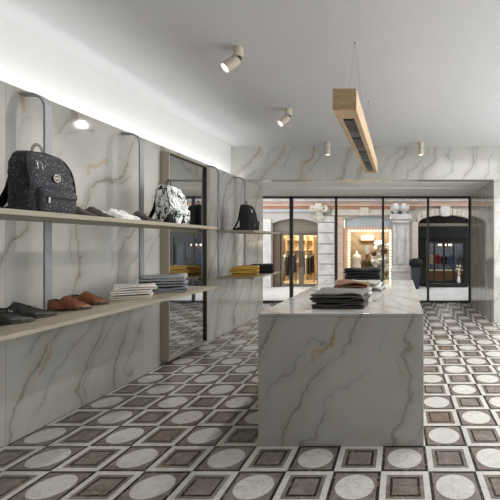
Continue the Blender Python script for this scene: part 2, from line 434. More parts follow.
# ------------------------------------------------------------------ ceiling spots
def spot(loc, tilt, label):
    """tilt None: straight down; else the direction the head looks."""
    r = empty('ceiling_spot_lamp', loc, label, 'lamp', 'ceiling spot lamps', world=False)
    R = .037
    if tilt is None:
        MB().lathe([(R, -.085), (R, 0)]).build('mount', 'lamp_shell', r, smooth=True, bevel=.002, world=False)
        d = Vector((0, 0, -1)); top = Vector((0, 0, -.09)); L = .095
        MB().lathe([(R*.8, -.0895), (R*.8, -.0855)]).build('joint', 'black_plastic', r, world=False)
    else:
        MB().lathe([(R, -.07), (R, 0)]).build('mount', 'lamp_shell', r, smooth=True, bevel=.002, world=False)
        d = Vector(tilt).normalized(); L = .125
        top = Vector((0, 0, -.083))
        j = MB(); j.ball((0, 0, -.082), .024, 10); j.build('joint', 'black_plastic', r, smooth=True, world=False)
        top = top+d*.012
    q = Vector((0, 0, -1)).rotation_difference(d).to_matrix()
    prof = [(R*.5, 0), (R*.97, -.0), (R, -.003), (R, -L), (R*.90, -L), (R*.80, -L+.022), (R*.5, -L+.022)]
    MB().lathe(prof, top, 28, q).build('lamp_head', 'lamp_shell', r, smooth=True, world=False)
    MB().lathe([(.001, -L+.020), (R*.80, -L+.020), (R*.80, -L+.012), (R*.5, -L+.009), (.001, -L+.008)], top, 24, q).build('lens', 'lamp_lens', r, smooth=True, world=False)
    ld = bpy.data.lights.new('spot_beam', 'SPOT'); ld.energy = 28; ld.spot_size = math.radians(75); ld.spot_blend = .6; ld.shadow_soft_size = .03; ld.color = (1, .95, .88)
    lo = bpy.data.objects.new('spot_beam', ld); COL.objects.link(lo); lo.parent = r
    lo.location = top+d*(L+.01); lo.rotation_euler = Vector((0, 0, -1)).rotation_difference(d).to_euler()
spot((-1.218, 2.84, ZC), (-.45, -.40, -.62), 'tilted beige spot lamp over the long shelves, farther from the marble header')
spot((-1.226, 4.14, ZC), (-.45, -.40, -.62), 'tilted beige spot lamp nearer to the marble header, level with the mirror')
spot((-1.06, 5.50, ZC), None, 'straight beige spot lamp before the header, on the shelf side of the beam light')
spot((.29, 5.50, ZC), None, 'straight beige spot lamp before the header, on the pier side of the beam light')

# ------------------------------------------------------------------ pendant beam
px0, px1, py0, py1, pz0, pz1 = -.407, -.265, 2.26, 4.30, 1.998, 2.127
P = empty('pendant_beam_light', (-.336, 3.28, pz0), 'long wooden beam light with black lens modules hanging over the marble table', 'light')
bw = .034
f = MB().box(px0, px1, py0, py1, pz0+.018, pz1)
f.box(px0, px0+bw, py0, py1, pz0, pz0+.018); f.box(px1-bw, px1, py0, py1, pz0, pz0+.018)
f.box(px0+bw, px1-bw, py0, py0+.16, pz0, pz0+.018); f.box(px0+bw, px1-bw, py1-.10, py1, pz0, pz0+.018)
f.build('wooden_housing', 'oak', P, bevel=.0015)
MB().box(px0+bw, px1-bw, py0+.16, py1-.10, pz0+.006, pz0+.0175).build('track', 'grey_track', P)
cx = (px0+px1)/2
for k in range(4):
    ya = py0+.18+k*.435; m = MB().box(px0+bw+.004, px1-bw-.004, ya, ya+.29, pz0+.001, pz0+.0058).build('light_module', 'black_plastic', P)
    for j in range(5):
        yy = ya+.035+j*.055
        MB().lathe([(.019, pz0-.001), (.023, pz0-.003), (.021, pz0+.001)], (cx, yy, 0), 18).build('lens', 'grey_track', m, smooth=True)
for yy in (2.77, 3.90):
    c = MB()
    for sx in (px0+.01, px1-.01): c.tube([(cx, yy, ZC), (sx, yy, pz1)], .0008, 6)
    c.lathe([(.006, ZC-.006), (.006, ZC)], (cx, yy, 0), 12)
    c.build('suspension_cable', 'cable_steel', P)

# ------------------------------------------------------------------ backpacks
def backpack(loc, fabric, label, badge=False, pocketmat=None, rotz=0.):
    H, Wd, D = .338, .272, .150
    r = empty('backpack', loc, label, 'backpack', 'backpacks on the upper shelves', rotz, world=False)
    kw = dict(parent=r, smooth=True, world=False)
    def dims(t):
        k = max(0, (t-.55)/.45)
        a = Wd/2*(1-.42*k**3.6)*(1-.05*max(0, (.12-t)/.12)**2)
        b = D/2*(1-.40*max(0, (t-.4)/.6)**1.8)*(1-.06*max(0, (.12-t)/.12)**2)
        return a, b
    def ring(a, b, z, n=40, e=.36, x0=None, slump=0.):
        out = []
        cxx = (-D/2+b) if x0 is None else x0
        for k in range(n):
            th = 2*PI*k/n; c, s = math.cos(th), math.sin(th)
            out.append((cxx+b*math.copysign(abs(c)**e, c), a*math.copysign(abs(s)**e, s), z))
        return out
    rings = []
    for i in range(0, 25):
        t = i/24*.97; a, b = dims(t); sag = .004*math.sin(i*1.7)
        rings.append(ring(a+sag*.6, b+sag*.4, t*H))
    a, b = dims(.97)
    rings[0:0] = [ring(dims(0)[0]*.93, dims(0)[1]*.9, 0.0005)]
    rings.append(ring(a*.9, b*.82, .988*H)); rings.append(ring(a*.62, b*.5, 1.0*H))
    MB().loft(rings).build('bag_body', fabric, **kw)
    # front pocket
    pr = []
    for i in range(0, 13):
        t = i/12; z = .008+t*.125; k = max(0, (t-.7)/.3)
        pr.append(ring(.112*(1-.07*k**2)*(1-.06*max(0, .2-t)/.2), .040*(1-.35*k**2)*(1-.2*max(0, (.2-t)/.2)), z, 32, .5, D/2-.008))
    MB().loft(pr).build('front_pocket', fabric, **kw)
    # pocket flap and zip
    fl = [ring(.1155*s1, .043*s2, z, 32, .5, D/2-.008) for z, s1, s2 in ((.095, 1, 1), (.112, 1.005, .99), (.128, .98, .86), (.137, .90, .62))]
    MB().loft(fl).build('pocket_flap', pocketmat or fabric, **kw)
    z_ = MB().tube([(D/2+.0355, -.085+i*.017, .088) for i in range(11)], .0028, 8).build('pocket_zip', 'black_plastic', **kw)
    MB().box(D/2+.0365, D/2+.0405, -.088, -.080, .058, .088).build('zip_pull', 'chrome', z_, world=False)
    # main zip running over the crown
    pts = []
    for i in range(-14, 15):
        t = 1-(abs(i)/14)**1.35*.60
        a, b = dims(min(t, .97)); zz = t*H*.985
        yy = math.copysign(a*1.0, i) if abs(i) > 5 else (i/5)*dims(1-(5/14)**1.35*.60)[0]*1.0
        pts.append((b*.35+(-D/2+b), yy, zz))
    # smooth the arc into a semicircle over the crown
    pts = []
    for i in range(0, 31):
        t = .40+.60*i/15 if i <= 15 else .40+.60*(30-i)/15
        s_ = -1 if i <= 15 else 1
        tt = min(t, .97); a, b = dims(tt)
        fac = 1.0 if t <= .93 else max(0, math.sqrt(max(0, 1-((t-.93)/.07)**2)))
        pts.append(((-D/2+b)+b*.78, s_*a*.985*fac, H*min(t, .99)))
    MB().tube(pts, .0065 if badge else .0035, 8).build('main_zip', 'black_fabric', **kw)
    zp = MB()
    for dy in (-.006, .008):
        zp.tube([(D/2-.012, -.098+dy, .275), (D/2+.002, -.100+dy*1.6, .262), (D/2+.004, -.100+dy*2, .232)], .0036, 8)
    zp.build('zip_pulls', 'chrome', **kw)
    # carry handle
    hp = [(-.030+.0*k, .032*math.cos(k/10*PI), H*.985+.052*math.sin(k/10*PI)) for k in range(11)]
    MB().tube(hp, .009, 8, flat=.35, up=(1, 0, 0)).build('carry_handle', 'handle_webbing' if badge else 'black_fabric', **kw)
    for sy in (-1, 1):
        y = sy*.068
        pp = [(-.066, y, .295), (-.080, y, .27), (-.086, y+sy*.008, .20), (-.098, y+sy*.016, .13), (-.128, y+sy*.022, .065), (-.158, y+sy*.022, .024), (-.150, y+sy*.02, .010), (-.115, y+sy*.01, .012), (-.074, y+sy*.005, .030)]
        MB().tube(pp, .026, 12, flat=.24, up=(1, 0, .3)).build('shoulder_strap', 'black_fabric', **kw)
    if badge:
        xb = D/2+.0005
        rm = Matrix.Rotation(PI/2, 3, 'Y')
        bd = MB().lathe([(.021, -.004), (.021, .0015), (.001, .0018)], (xb, .0, .200), 28, rm).build('round_badge', 'black_plastic', **kw)
        q = MB()
        R_ = []
        for k in range(33):
            an = 2*PI*k/32; R_.append((xb+.002, .0185*math.cos(an), .200+.0185*math.sin(an)))
        q.tube(R_, .0032, 8)
        q.box(xb+.0015, xb+.003, -.012, .012, .1975, .2035); q.box(xb+.0015, xb+.003, -.008, .008, .206, .2085); q.box(xb+.0015, xb+.003, -.006, .006, .192, .1945)
        q.build('badge_marking', 'beige_cotton', bd, world=False)
    return r
BXF = -1.96
backpack((BXF, 2.08, UZ), 'speckled_canvas', 'dark grey backpack speckled with white, round badge on its front, on the upper shelf', True)
backpack((BXF, 3.255, UZ), 'leaf_print_canvas', 'white backpack with black leaf print on the upper shelf by the mirror')
backpack((BXF, 4.89, UZ), 'black_fabric', 'plain black backpack on the short upper shelf beyond the mirror')

# ------------------------------------------------------------------ shoes
def lerp(tab, s):
    for (a, va), (b, vb) in zip(tab, tab[1:]):
        if s <= b:
            k = (s-a)/(b-a); k = k*k*(3-2*k); return va+(vb-va)*k
    return tab[-1][1]
WT = [(0, .018), (.03, .0265), (.12, .034), (.35, .033), (.52, .039), (.68, .043), (.82, .034), (.92, .021), (.98, .010), (1.0, .004)]
SHOES = {}
def shoe_parts(root, leather, sole, L=.27, style='slip_on', lining='lining_dark', hs=1.12):
    sneaker = style == 'sneaker'
    HT = [(0, .060), (.10, .063), (.26, .056), (.39, .078), (.45, .079), (.58, .064), (.73, .044), (.88, .029), (1.0, .019)]
    if sneaker: HT = [(0, .072), (.10, .076), (.26, .066), (.40, .094), (.5, .088), (.65, .064), (.8, .052), (.93, .045), (1.0, .036)]
    z0 = .026 if sneaker else .013
    outer, inner = [], []
    N = 40
    for i in range(N+1):
        s = i/N; w = lerp(WT, s); h = lerp(HT, s)*hs; x = (s-.5)*L
        o_ = 0.
        if .035 < s < .46: o_ = min(1, (s-.035)/.06, (.46-s)/.10)
        o_ = max(0, o_)
        rim = w*(.10+.60*o_); zin = h-.003-o_*(h-.003-z0-.006)
        if i == 0 or i == N: rim = w*.3
        dh = h-z0
        side = [(w*.94, z0), (w, z0+.22*dh), (w*(.98-.02*o_), z0+.45*dh), (w*(.86+.06*o_), z0+.70*dh), (w*(.60+.22*o_), z0+.88*dh), (w*(.34+.42*o_), z0+.97*dh), (rim, h)]
        outer.append(([(x, y, z) for y, z in side], [(x, -y, z) for y, z in side]))
        ins = [(rim, h), (rim-.002*o_, h-.002), (rim*.95, (h+zin)/2), (rim*.90, zin)]
        inner.append([(x, y, z) for y, z in ins]+[(x, -y, z) for y, z in ins[::-1]])
    u = MB()
    for sd in (0, 1): u.loft([o[sd] for o in outer], caps=False, closed=False)
    for e in (0, N): u.face([u.b.verts.new(p) for p in outer[e][0]+outer[e][1][::-1]])
    bmesh.ops.remove_doubles(u.b, verts=u.b.verts[:], dist=.0001)
    u.build('upper', leather, root, smooth=True, world=False)
    # the closed vamp shares the leather, the well of the foot opening is lined
    v = MB().loft(inner[17:], caps=False, closed=False); v.build('vamp', leather, root, smooth=True, world=False)
    v = MB().loft(inner[:18], caps=False, closed=False); v.build('lining', lining, root, smooth=True, world=False)
    rings = []
    for i in range(N+1):
        s = i/N; w = lerp(WT, s)+.003; x = (s-.5)*L*1.02
        zb = 0 if (s < .27 or .42 < s < .86 or sneaker) else (.006 if s <= .42 else .004*(s-.86)/.14)
        zt = z0+.0015
        rings.append([(x, w, zb), (x, w, zt), (x, -w, zt), (x, -w, zb)])
    MB().loft(rings).build('sole', sole, root, smooth=True, bevel=.0015, world=False)
    if style == 'buckle':
        MB().box(.010, .028, -.028, .028, .0785, .0815).build('buckle', 'chrome', root, bevel=.001, world=False).rotation_euler = (0, .42, 0)
        root.children[-1].location = (-.018, 0, .008)
    elif style == 'slip_on':
        for sy in (-1, 1):
            MB().box(-.030, -.018, sy*.0325-.0022, sy*.0325+.0022, .048, .064).build('elastic_gusset', 'lining_dark', root, bevel=.001, world=False).rotation_euler = (0, .15, 0)
    elif sneaker:
        ln = MB()
        for k in range(4): ln.tube([(.005+k*.018, -.020, .075-k*.006), (.008+k*.018, 0, .088-k*.009), (.005+k*.018, .020, .075-k*.006)], .0022, 6)
        ln.build('laces', leather, root, smooth=True, world=False)
def shoe(kind, toe, heel, z, label, group, args):
    toe, heel = Vector(toe), Vector(heel); c = (toe+heel)/2; a = math.atan2(toe.y-heel.y, toe.x-heel.x)
    if kind not in SHOES:
        r = empty('shoe', (c.x, c.y, z), label, 'shoe', group, a, world=False); shoe_parts(r, **args); SHOES[kind] = r
    else:
        r = copy_tree(SHOES[kind]); r.location = (c.x, c.y, z); r.rotation_euler = (0, 0, a); tag(r, label, 'shoe', group)
    return r
def at(px, py, z):            # a point of the shelf at height z
    y = (HC-z)*380/(py-243); return Vector(((px-401)*y/380, y))
def dirv(deg): return Vector((math.cos(math.radians(deg)), math.sin(math.radians(deg))))
g1 = 'black leather shoes on the lower shelf'
ta, tb = Vector((-1.912, 1.975)), Vector((-1.937, 2.130))
dA = dirv(42)
shoe('black', ta, ta-dA*.265, LZ, 'black leather slip-on shoe on the lower shelf, farther from the brown pair', g1, dict(leather='black_leather', sole='sole_dark', style='buckle'))
shoe('black', tb, tb-dA*.265, LZ, 'black leather shoe with bright buckle on the lower shelf, beside the brown pair', g1, None)
g2 = 'brown leather shoes on the lower shelf'
tc, td = Vector((-1.92, 2.355)), Vector((-1.968, 2.553)); dC = dirv(25)
shoe('brown', tc, tc-dC*.205, LZ, 'brown leather slip-on shoe beside the black pair', g2, dict(leather='brown_leather', sole='sole_brown', style='plain', L=.205))
shoe('brown', td, td-dC*.205, LZ, 'brown leather slip-on shoe nearer to the white folded trousers', g2, None)
g3 = 'taupe shoes on the upper shelf'
dT = dirv(70)
def pair(kind, t1, t2, d, labels, group, args, L=.27):
    for t_, lb in zip((t1, t2), labels):
        t_ = Vector(t_); shoe(kind, t_, t_-d*L, UZ, lb, group, args)
pair('taupe', (-1.91, 2.395), (-1.95, 2.605), dirv(40), ('taupe suede shoe on the upper shelf next to the speckled backpack', 'taupe suede shoe on the upper shelf next to the white shoes'), g3, dict(leather='taupe_suede', sole='sole_dark', style='plain', L=.23), .23)
pair('white', (-1.93, 2.74), (-1.96, 2.87), dirv(40), ('white shoe on the upper shelf next to the taupe pair', 'white shoe on the upper shelf next to the black pair'), 'white shoes on the upper shelf', dict(leather='white_leather', sole='white_rubber', style='sneaker', L=.21, hs=.95), .21)
pair('dark', (-1.895, 2.96), (-1.985, 3.075), dirv(42), ('black shoe on the upper shelf next to the white pair', 'black shoe on the upper shelf in front of the leaf print backpack'), 'black shoes on the upper shelf', dict(leather='black_leather', sole='sole_dark', style='plain', L=.22), .22)

# ------------------------------------------------------------------ folded clothes
def folded(name, loc, w, d, t, layers, mat, label, group, rotz=0., seed=0, cat='trousers', wave=.004):
    """a garment folded zigzag across its width: one thick cloth with rounded folds, soft ripples and uneven ends"""
    rnd = random.Random(seed); h = t/layers
    r = empty(name, loc, label, cat, group, rotz, world=False)
    cl = []                                     # centre line (x, z, nx, nz)
    rr = h/2
    shift = [rnd.uniform(-.010, .010) for _ in range(layers+1)]
    for i in range(layers):
        z = h*(i+.5); sgn = 1 if i % 2 == 0 else -1
        n = 14
        for k in range(n+1):
            x = sgn*(-w/2+rr+(w-2*rr)*k/n)
            if k == 0 and i > 0: continue
            cl.append((x+shift[i]*(.5+.5*x*sgn/(w/2)), z, 0, 1*sgn))
        if i < layers-1:
            xe = sgn*(w/2-rr)+shift[i]
            for k in range(1, 6):
                a = -PI/2+PI*k/6
                cl.append((xe+sgn*rr*math.cos(a), h*(i+1)+rr*math.sin(a), -sgn*math.cos(a)*1, -math.sin(a)))
    # thickness offsets from the true normal of the polyline
    P2 = [Vector((c[0], c[1])) for c in cl]
    nrm = []
    for i in range(len(P2)):
        dd = (P2[min(i+1, len(P2)-1)]-P2[max(0, i-1)]).normalized(); nrm.append(Vector((-dd.y, dd.x)))
    hw = h*.43
    ph = [rnd.uniform(0, 6.28) for _ in range(4)]
    rings = []
    ny = 12
    for j in range(ny+1):
        v = j/ny; y0 = -d/2+d*v
        e = 1.0 if 0 < j < ny else .72
        up, dn = [], []
        for i, (p, n) in enumerate(zip(P2, nrm)):
            k = p.y/t
            y = y0*(1+.018*math.sin(ph[0]+3*k+p.x*9))
            dz = wave*k*(math.sin(ph[1]+p.x*16+y0*9)+.6*math.sin(ph[2]+p.x*31-y0*17))
            xx = .004*math.sin(ph[3]+y0*21+5*k)
            a = p+n*hw*e; b = p-n*hw*e
            up.append((a.x+xx, y, max(.0004, a.y+dz))); dn.append((b.x+xx, y, max(.0004, b.y+dz)))
        rings.append(up+dn[::-1])
    o = MB().loft(rings).build('folded_cloth', mat, r, smooth=True, world=False)
    wb = MB()
    yb_ = -d/2+.012
    top = max(p.y for p in P2)
    return r
def stack(c, z, w, d, t, mats, name, what, place, group, rotz=0., layers=2, cat='trousers', seed=0, shrink=0., wave=.005):
    pos = ['bottom'] + {2: [], 3: ['middle'], 4: ['second from bottom', 'second from top']}[len(mats)] + ['top'] if len(mats) > 1 else ['only']
    for i, m in enumerate(mats):
        rr = random.Random(seed*31+i)
        tt = t if not hasattr(t, '__len__') else t[i]
        folded(name, (c[0]+rr.uniform(-.012, .012), c[1]+rr.uniform(-.010, .010), z), w*(1-shrink*i)*(1+rr.uniform(-.02, .02)), d*(1+rr.uniform(-.02, .02)), tt, layers, m,
               f'{what}, {pos[i]} of the {place}', group, rotz+rr.uniform(-.06, .06), seed*17+i, cat, wave)
        z += tt+.0045
PR = math.radians(35)
stack((-2.01, 2.855), LZ, .26, .26, .028, ['beige_cotton', 'white_cotton', 'white_cotton'], 'folded_trousers', 'folded off-white trousers', 'off-white pile on the lower shelf', 'off-white trousers on the lower shelf', rotz=PR, seed=1)
stack((-2.00, 3.21), LZ, .32, .28, .043, ['grey_denim', 'grey_denim', 'grey_light_denim'], 'folded_trousers', 'folded grey denim trousers', 'grey pile in front of the mirror', 'grey trousers on the lower shelf', rotz=math.radians(28), seed=2)
stack((-1.945, 4.72), LZ, .31, .24, .038, ['mustard_deep', 'mustard_cotton', 'mustard_cotton'], 'folded_trousers', 'folded mustard yellow trousers', 'mustard pile on the short lower shelf', 'mustard trousers on the lower shelf', rotz=math.radians(18), seed=3)
stack((-1.90, 5.17), LZ, .28, .28, .037, ['black_cotton', 'black_cotton', 'black_cotton'], 'folded_trousers', 'folded black trousers', 'black pile on the short lower shelf', 'black trousers on the lower shelf', rotz=math.radians(15), seed=4)
tz = TZ+.0005
stack((-.405, 2.57), tz, .34, .30, .030, ['charcoal_cotton', 'charcoal_cotton', 'dark_stone_cotton'], 'folded_trousers', 'folded grey brown trousers', 'pile at the front edge of the table', 'grey brown trousers on the table', rotz=-.03, seed=5, wave=.007)
stack((-.40, 3.0), tz, .33, .26, (.034, .034, .036), ['pale_grey_cotton', 'stone_cotton', 'brown_wool'], 'folded_jumper', 'folded knit jumper', 'brown topped pile on the marble table', 'jumpers on the table', rotz=.06, seed=6, cat='jumper', wave=.011, shrink=.12)
stack((-.34, 3.43), tz, .33, .26, (.023, .023, .023), ['sage_cotton', 'pale_grey_cotton', 'sage_cotton'], 'folded_shirt', 'folded sage grey shirt', 'sage pile on the marble table', 'sage shirts on the table', rotz=-.10, seed=7, cat='shirt', wave=.010, shrink=.08)
stack((-.385, 3.86), tz, .36, .28, .052, ['navy_black_cotton', 'navy_black_cotton', 'navy_black_cotton'], 'folded_trousers', 'folded black trousers', 'black pile at the far table end', 'black trousers on the table', rotz=.02, seed=8)

# ------------------------------------------------------------------ street and building across
k_ = YF/380
def fx(p, y=YF): return (p-401)*y/380
def fz(p, y=YF): return HC+(243-p)*y/380
struct('ground_street', MB().box(-12, 12, YG+.02, YF+6, ST-.2, ST), 'street_paving', 'pale paved street outside the shop front')
B = empty('shop_building', (0, YF, ST), 'pale stone building with shop windows across the street', 'building')
def arch(px0, px1, spring, crown):
    x0, x1, zs, zc = fx(px0), fx(px1), fz(spring), fz(crown)
    def z(x):
        u = (x-(x0+x1)/2)/((x1-x0)/2); return zs+(zc-zs)*math.sqrt(max(0, 1-u*u)) if zc-zs > .2 else zs+(zc-zs)*(1-u*u)
    return x0, x1, z
A1 = arch(271.5, 318, 223.5, 218.5); A2 = arch(343.5, 392, 219.5, 216); A3 = arch(418, 473.5, 223.5, 215)
TOP = 5.2; WT_ = .35
w = MB()
segs = [-11.0]
for x0, x1, z in (A1, A2, A3):
    w.box(segs[-1], x0, YF, YF+WT_, ST, TOP); segs.append(x1)
    n = 24
    poly = [(x0, TOP)]+[(x0+(x1-x0)*i/n, z(x0+(x1-x0)*i/n)) for i in range(n+1)]+[(x1, TOP)]
    for i in range(n):
        xa, xb = x0+(x1-x0)*i/n, x0+(x1-x0)*(i+1)/n
        w.prism([(xa, z(xa)), (xb, z(xb)), (xb, TOP), (xa, TOP)], 1, YF, YF+WT_)
w.box(segs[-1], 11.0, YF, YF+WT_, ST, TOP)
w.build('facade_wall', 'wall_stone', B)
# entablature
def band(name, mat, rows, x0=-11, x1=11):
    m = MB()
    for pa, pb, pro in rows: m.box(x0, x1, YF-pro, YF, fz(pb), fz(pa))
    m.build(name, mat, B, bevel=.01)
band('cornice', 'pale_stone', [(196, 199.5, .26), (199.5, 202, .20)])
band('upper_moulding', 'pink_stone', [(202, 204, .14), (204, 206.5, .11)])
band('frieze', 'terracotta_stone', [(206.5, 209, .08)], x1=fx(415))
band('architrave', 'grey_stone', [(209, 212, .055)], x1=fx(330))
band('architrave', 'beige_stone', [(209, 215.5, .05)], x0=fx(332), x1=fx(392))
MB().box(fx(360), fx(369), YF-.09, YF, fz(216), fz(207.5)).build('keystone', 'beige_stone', B, bevel=.015)
# rusticated pier
m = MB()
ys = [216, 222.5, 233, 244, 254, 264, 275, 286.5]
for a, b in zip(ys, ys[1:]): m.box(fx(318.3), fx(334.5), YF-.07, YF, fz(b)+.010, fz(a)-.010)
m.build('rusticated_pier', 'pale_stone', B, bevel=.012)
m = MB()
for a, b in zip(ys, ys[1:]): m.box(fx(240), fx(262), YF-.07, YF, fz(b)+.010, fz(a)-.010)
m.build('rusticated_pier', 'pale_stone', B, bevel=.012)
MB().box(fx(263.5), fx(271.5), YF-.05, YF, ST, fz(219)).build('door_jamb', 'pale_stone', B, bevel=.01)
def scroll(cxp, wpx, mat):
    a, b = fx(cxp-wpx/2), fx(cxp+wpx/2)
    prof = []
    for i in range(25):
        an = -PI*.45+i/24*2*PI*.62; prof.append((YF-.13-.085*math.cos(an), fz(208.5)+.085*math.sin(an)))
    prof = [(YF, fz(204)), (YF-.20, fz(204)), (YF-.235, fz(206)), (YF-.235, fz(209)), (YF-.20, fz(211.5)), (YF-.13, fz(213)), (YF-.10, fz(216)), (YF-.13, fz(218.5)), (YF-.09, fz(221)), (YF, fz(221.5))]
    MB().prism(prof, 0, a, b).build('corbel', mat, B, bevel=.02, seg=3)
    for sx in (a-.012, b+.012):
        for (yy, zz, r) in ((YF-.15, fz(209), .075), (YF-.10, fz(217.5), .045)):
            MB().tube([(sx-.02, yy, zz), (sx+.02, yy, zz)], r, 16, up=(0, 0, 1)).build('corbel_scroll', mat, B, smooth=True)
def volutes(cxp, dx, py, rpx, mat):
    for sg in (-1, 1):
        pts = []
        for i in range(34):
            an = i/33*2*PI*1.6; rr = rpx*k_*(1-.78*i/33)
            pts.append((fx(cxp+sg*dx)-sg*rr*math.cos(an+PI*.5), YF-.17, fz(py)+rr*math.sin(an+PI*.5)))
        MB().tube(pts, .026, 8).build('volute', mat, B, smooth=True)
volutes(320, 5.6, 209.5, 3.2, 'beige_stone'); volutes(400, 5.2, 208.5, 3.6, 'pale_stone')
scroll(320, 7, 'beige_stone'); scroll(396.2, 4.5, 'pale_stone'); scroll(403.8, 4.5, 'pale_stone')
# fluted pilaster
m = MB()
m.box(fx(390), fx(411.5), YF-.15, YF, fz(219.5), fz(214.5)); m.box(fx(391), fx(410.5), YF-.11, YF, fz(221.5), fz(219.5)); m.box(fx(392), fx(409.5), YF-.13, YF, fz(223), fz(221.5))
m.build('capital', 'pale_stone', B, bevel=.014)
m = MB()
m.box(fx(393), fx(409), YF-.06, YF, fz(266), fz(223))
for c, hw_ in ((394.6, 1.2), (401, 3.0), (407.4, 1.2)): m.box(fx(c-hw_), fx(c+hw_), YF-.082, YF-.055, fz(264), fz(226))
m.build('pilaster_shaft', 'pale_stone', B, bevel=.008)
m = MB()
for a, b, pa, pr in ((391.5, 410.5, (266, 268.5), .12), (390.5, 411.5, (268.5, 271.5), .15), (391, 411, (271.5, 289), .13)): m.box(fx(a), fx(b), YF-pr, YF, fz(pa[1]), fz(pa[0]))
m.box(fx(390), fx(412), YF-.16, YF, ST, fz(284.5))
m.build('pilaster_base', 'pale_stone', B, bevel=.012)
# arch of the dark shop
x0, x1, zf = A3
ns = 13
for i in range(ns):
    xa, xb = x0+(x1-x0)*i/ns, x0+(x1-x0)*(i+1)/ns
    if i == 6: continue
    cxm = (x0+x1)/2
    fan = lambda x: cxm+(x-cxm)*1.06
    zo = lambda x: min(zf(x)+.19, fz(208.5))
    MB().prism([(xa+.006, zf(xa)), ((xa+xb)/2, zf((xa+xb)/2)), (xb-.006, zf(xb)), (fan(xb)-.006, zo(xb)), (fan(xa)+.006, zo(xa))], 1, YF-.06, YF).build('arch_stone', 'beige_stone', B, bevel=.006)
xm = fx(445)
MB().prism([(xm-.105, fz(216.5)), (xm+.105, fz(216.5)), (xm+.135, fz(206.5)), (xm-.135, fz(206.5))], 1, YF-.14, YF).build('keystone', 'pale_stone', B, bevel=.012)
MB().box(fx(412), fx(418), YF-.04, YF, ST, fz(222)).build('arch_jamb', 'beige_stone', B, bevel=.01)
# shop rooms behind the facade
def room(name, a, b, depth, wall, z1, floor_='paving'):
    ya, yb = YF+WT_, YF+WT_+depth
    m = MB(); m.box(a-.05, a, ya, yb, ST, z1); m.box(b, b+.05, ya, yb, ST, z1); m.box(a-.05, b+.05, yb, yb+.05, ST, z1); m.box(a-.05, b+.05, ya, yb+.05, z1, z1+.05)
    m.box(a, b, ya, yb, ST, ST+.01)
    return m.build(name, wall, B)
room('boutique_interior', fx(262), fx(332), 1.7, 'warm_wall', fz(216))
room('display_recess', fx(342), fx(393), .95, 'gold_wall', fz(214))
room('dark_shop_interior', fx(405), fx(500), 2.6, 'grey_interior', fz(208))
# --- boutique front
yp = YF+.16
MB().box(A1[0], A1[1], yp, yp+.05, fz(231.5), fz(218)).build('fanlight_panel', 'taupe_panel', B)
MB().box(A1[0], fx(279), YF+.10, yp+.08, ST, fz(231.5)).build('door_post', 'brown_wood', B, bevel=.006)
MB().box(fx(272.5), fx(318), yp-.02, yp+.06, fz(233.5), fz(231.2)).build('door_header', 'bronze_frame', B, bevel=.006)
def leaf(pa, pb, hand):
    a, b = fx(pa), fx(pb); s = .058; z0, z1 = ST+.004, fz(233.5)
    d = MB(); d.box(a, a+s, yp, yp+.05, z0, z1); d.box(b-s, b, yp, yp+.05, z0, z1); d.box(a+s, b-s, yp, yp+.05, z0, z0+.07); d.box(a+s, b-s, yp, yp+.05, z1-.05, z1)
    o = d.build('entrance_door', 'bronze_frame', B, bevel=.004)
    MB().box(a+s, b-s, yp+.02, yp+.03, z0+.07, z1-.05).build('door_glass', 'clear_glass', o)
    xh = b-.03 if hand > 0 else a+.03
    MB().tube([(xh, yp, .55), (xh, yp-.05, .56), (xh, yp-.05, .95), (xh, yp, .96)], .012, 8).build('door_handle', 'dark_steel', o, smooth=True)
leaf(279.2, 299.4, 1); leaf(299.8, 317.6, -1)
# --- display window with bulbs
xa, xb, za, zb = fx(344.5), fx(392), fz(292), fz(229.5)
m = MB(); m.box(xa, xb, YF+.06, YF+.10, fz(229.5), fz(216)); m.build('window_panel', 'grey_stone', B)
MB().prism([(fx(343.7), ST), (fx(347), ST), (fx(347), fz(229)), (fx(391.8), fz(229)), (fx(391.8), fz(227.6)), (fx(343.7), fz(227.6))], 1, YF+.01, YF+.10).build('window_surround', 'peach_glow_tone', B, bevel=.006)  # peach colour paints the orange glow along the window edge
MB().box(fx(336.6), fx(343.4), YF-.05, YF, ST, fz(217)).build('window_jamb', 'pink_stone', B, bevel=.01)
fr = MB(); q = .085
fr.box(fx(347), fx(347)+q, YF+.08, YF+.16, ST, fz(229)); fr.box(fx(391.8)-q, fx(391.8), YF+.08, YF+.16, ST, fz(229)); fr.box(fx(347)+q, fx(391.8)-q, YF+.08, YF+.16, fz(229)-q, fz(229)); fr.box(fx(347)+q, fx(391.8)-q, YF+.08, YF+.16, ST, ST+.1)
fr = fr.build('display_window_frame', 'cream_wall', B, bevel=.004)
bulbs = []
n_side = 17
for i in range(n_side):
    z = fz(233.4)-i*(fz(233.4)-.12)/(n_side-1)
    bulbs += [(fx(347)+q/2, z), (fx(391.8)-q/2, z)]
for i in range(14): bulbs.append((fx(349)+i*(fx(390)-fx(349))/13, fz(229)-q/2))
b0 = None
for x, z in bulbs:
    if b0 is None:
        bb = MB(); bb.ball((0, 0, 0), .026, 8); b0 = bb.build('light_bulb', 'bulb_glow', fr, smooth=True, world=False); b0.location = (x, YF+.075, z)
    else:
        c = b0.copy(); COL.objects.link(c); c.parent = fr; c.location = (x, YF+.075, z)
MB().box(fx(347)+q, fx(391.8)-q, YF+.115, YF+.122, ST+.1, fz(229)-q).build('window_glass', 'clear_glass', fr)
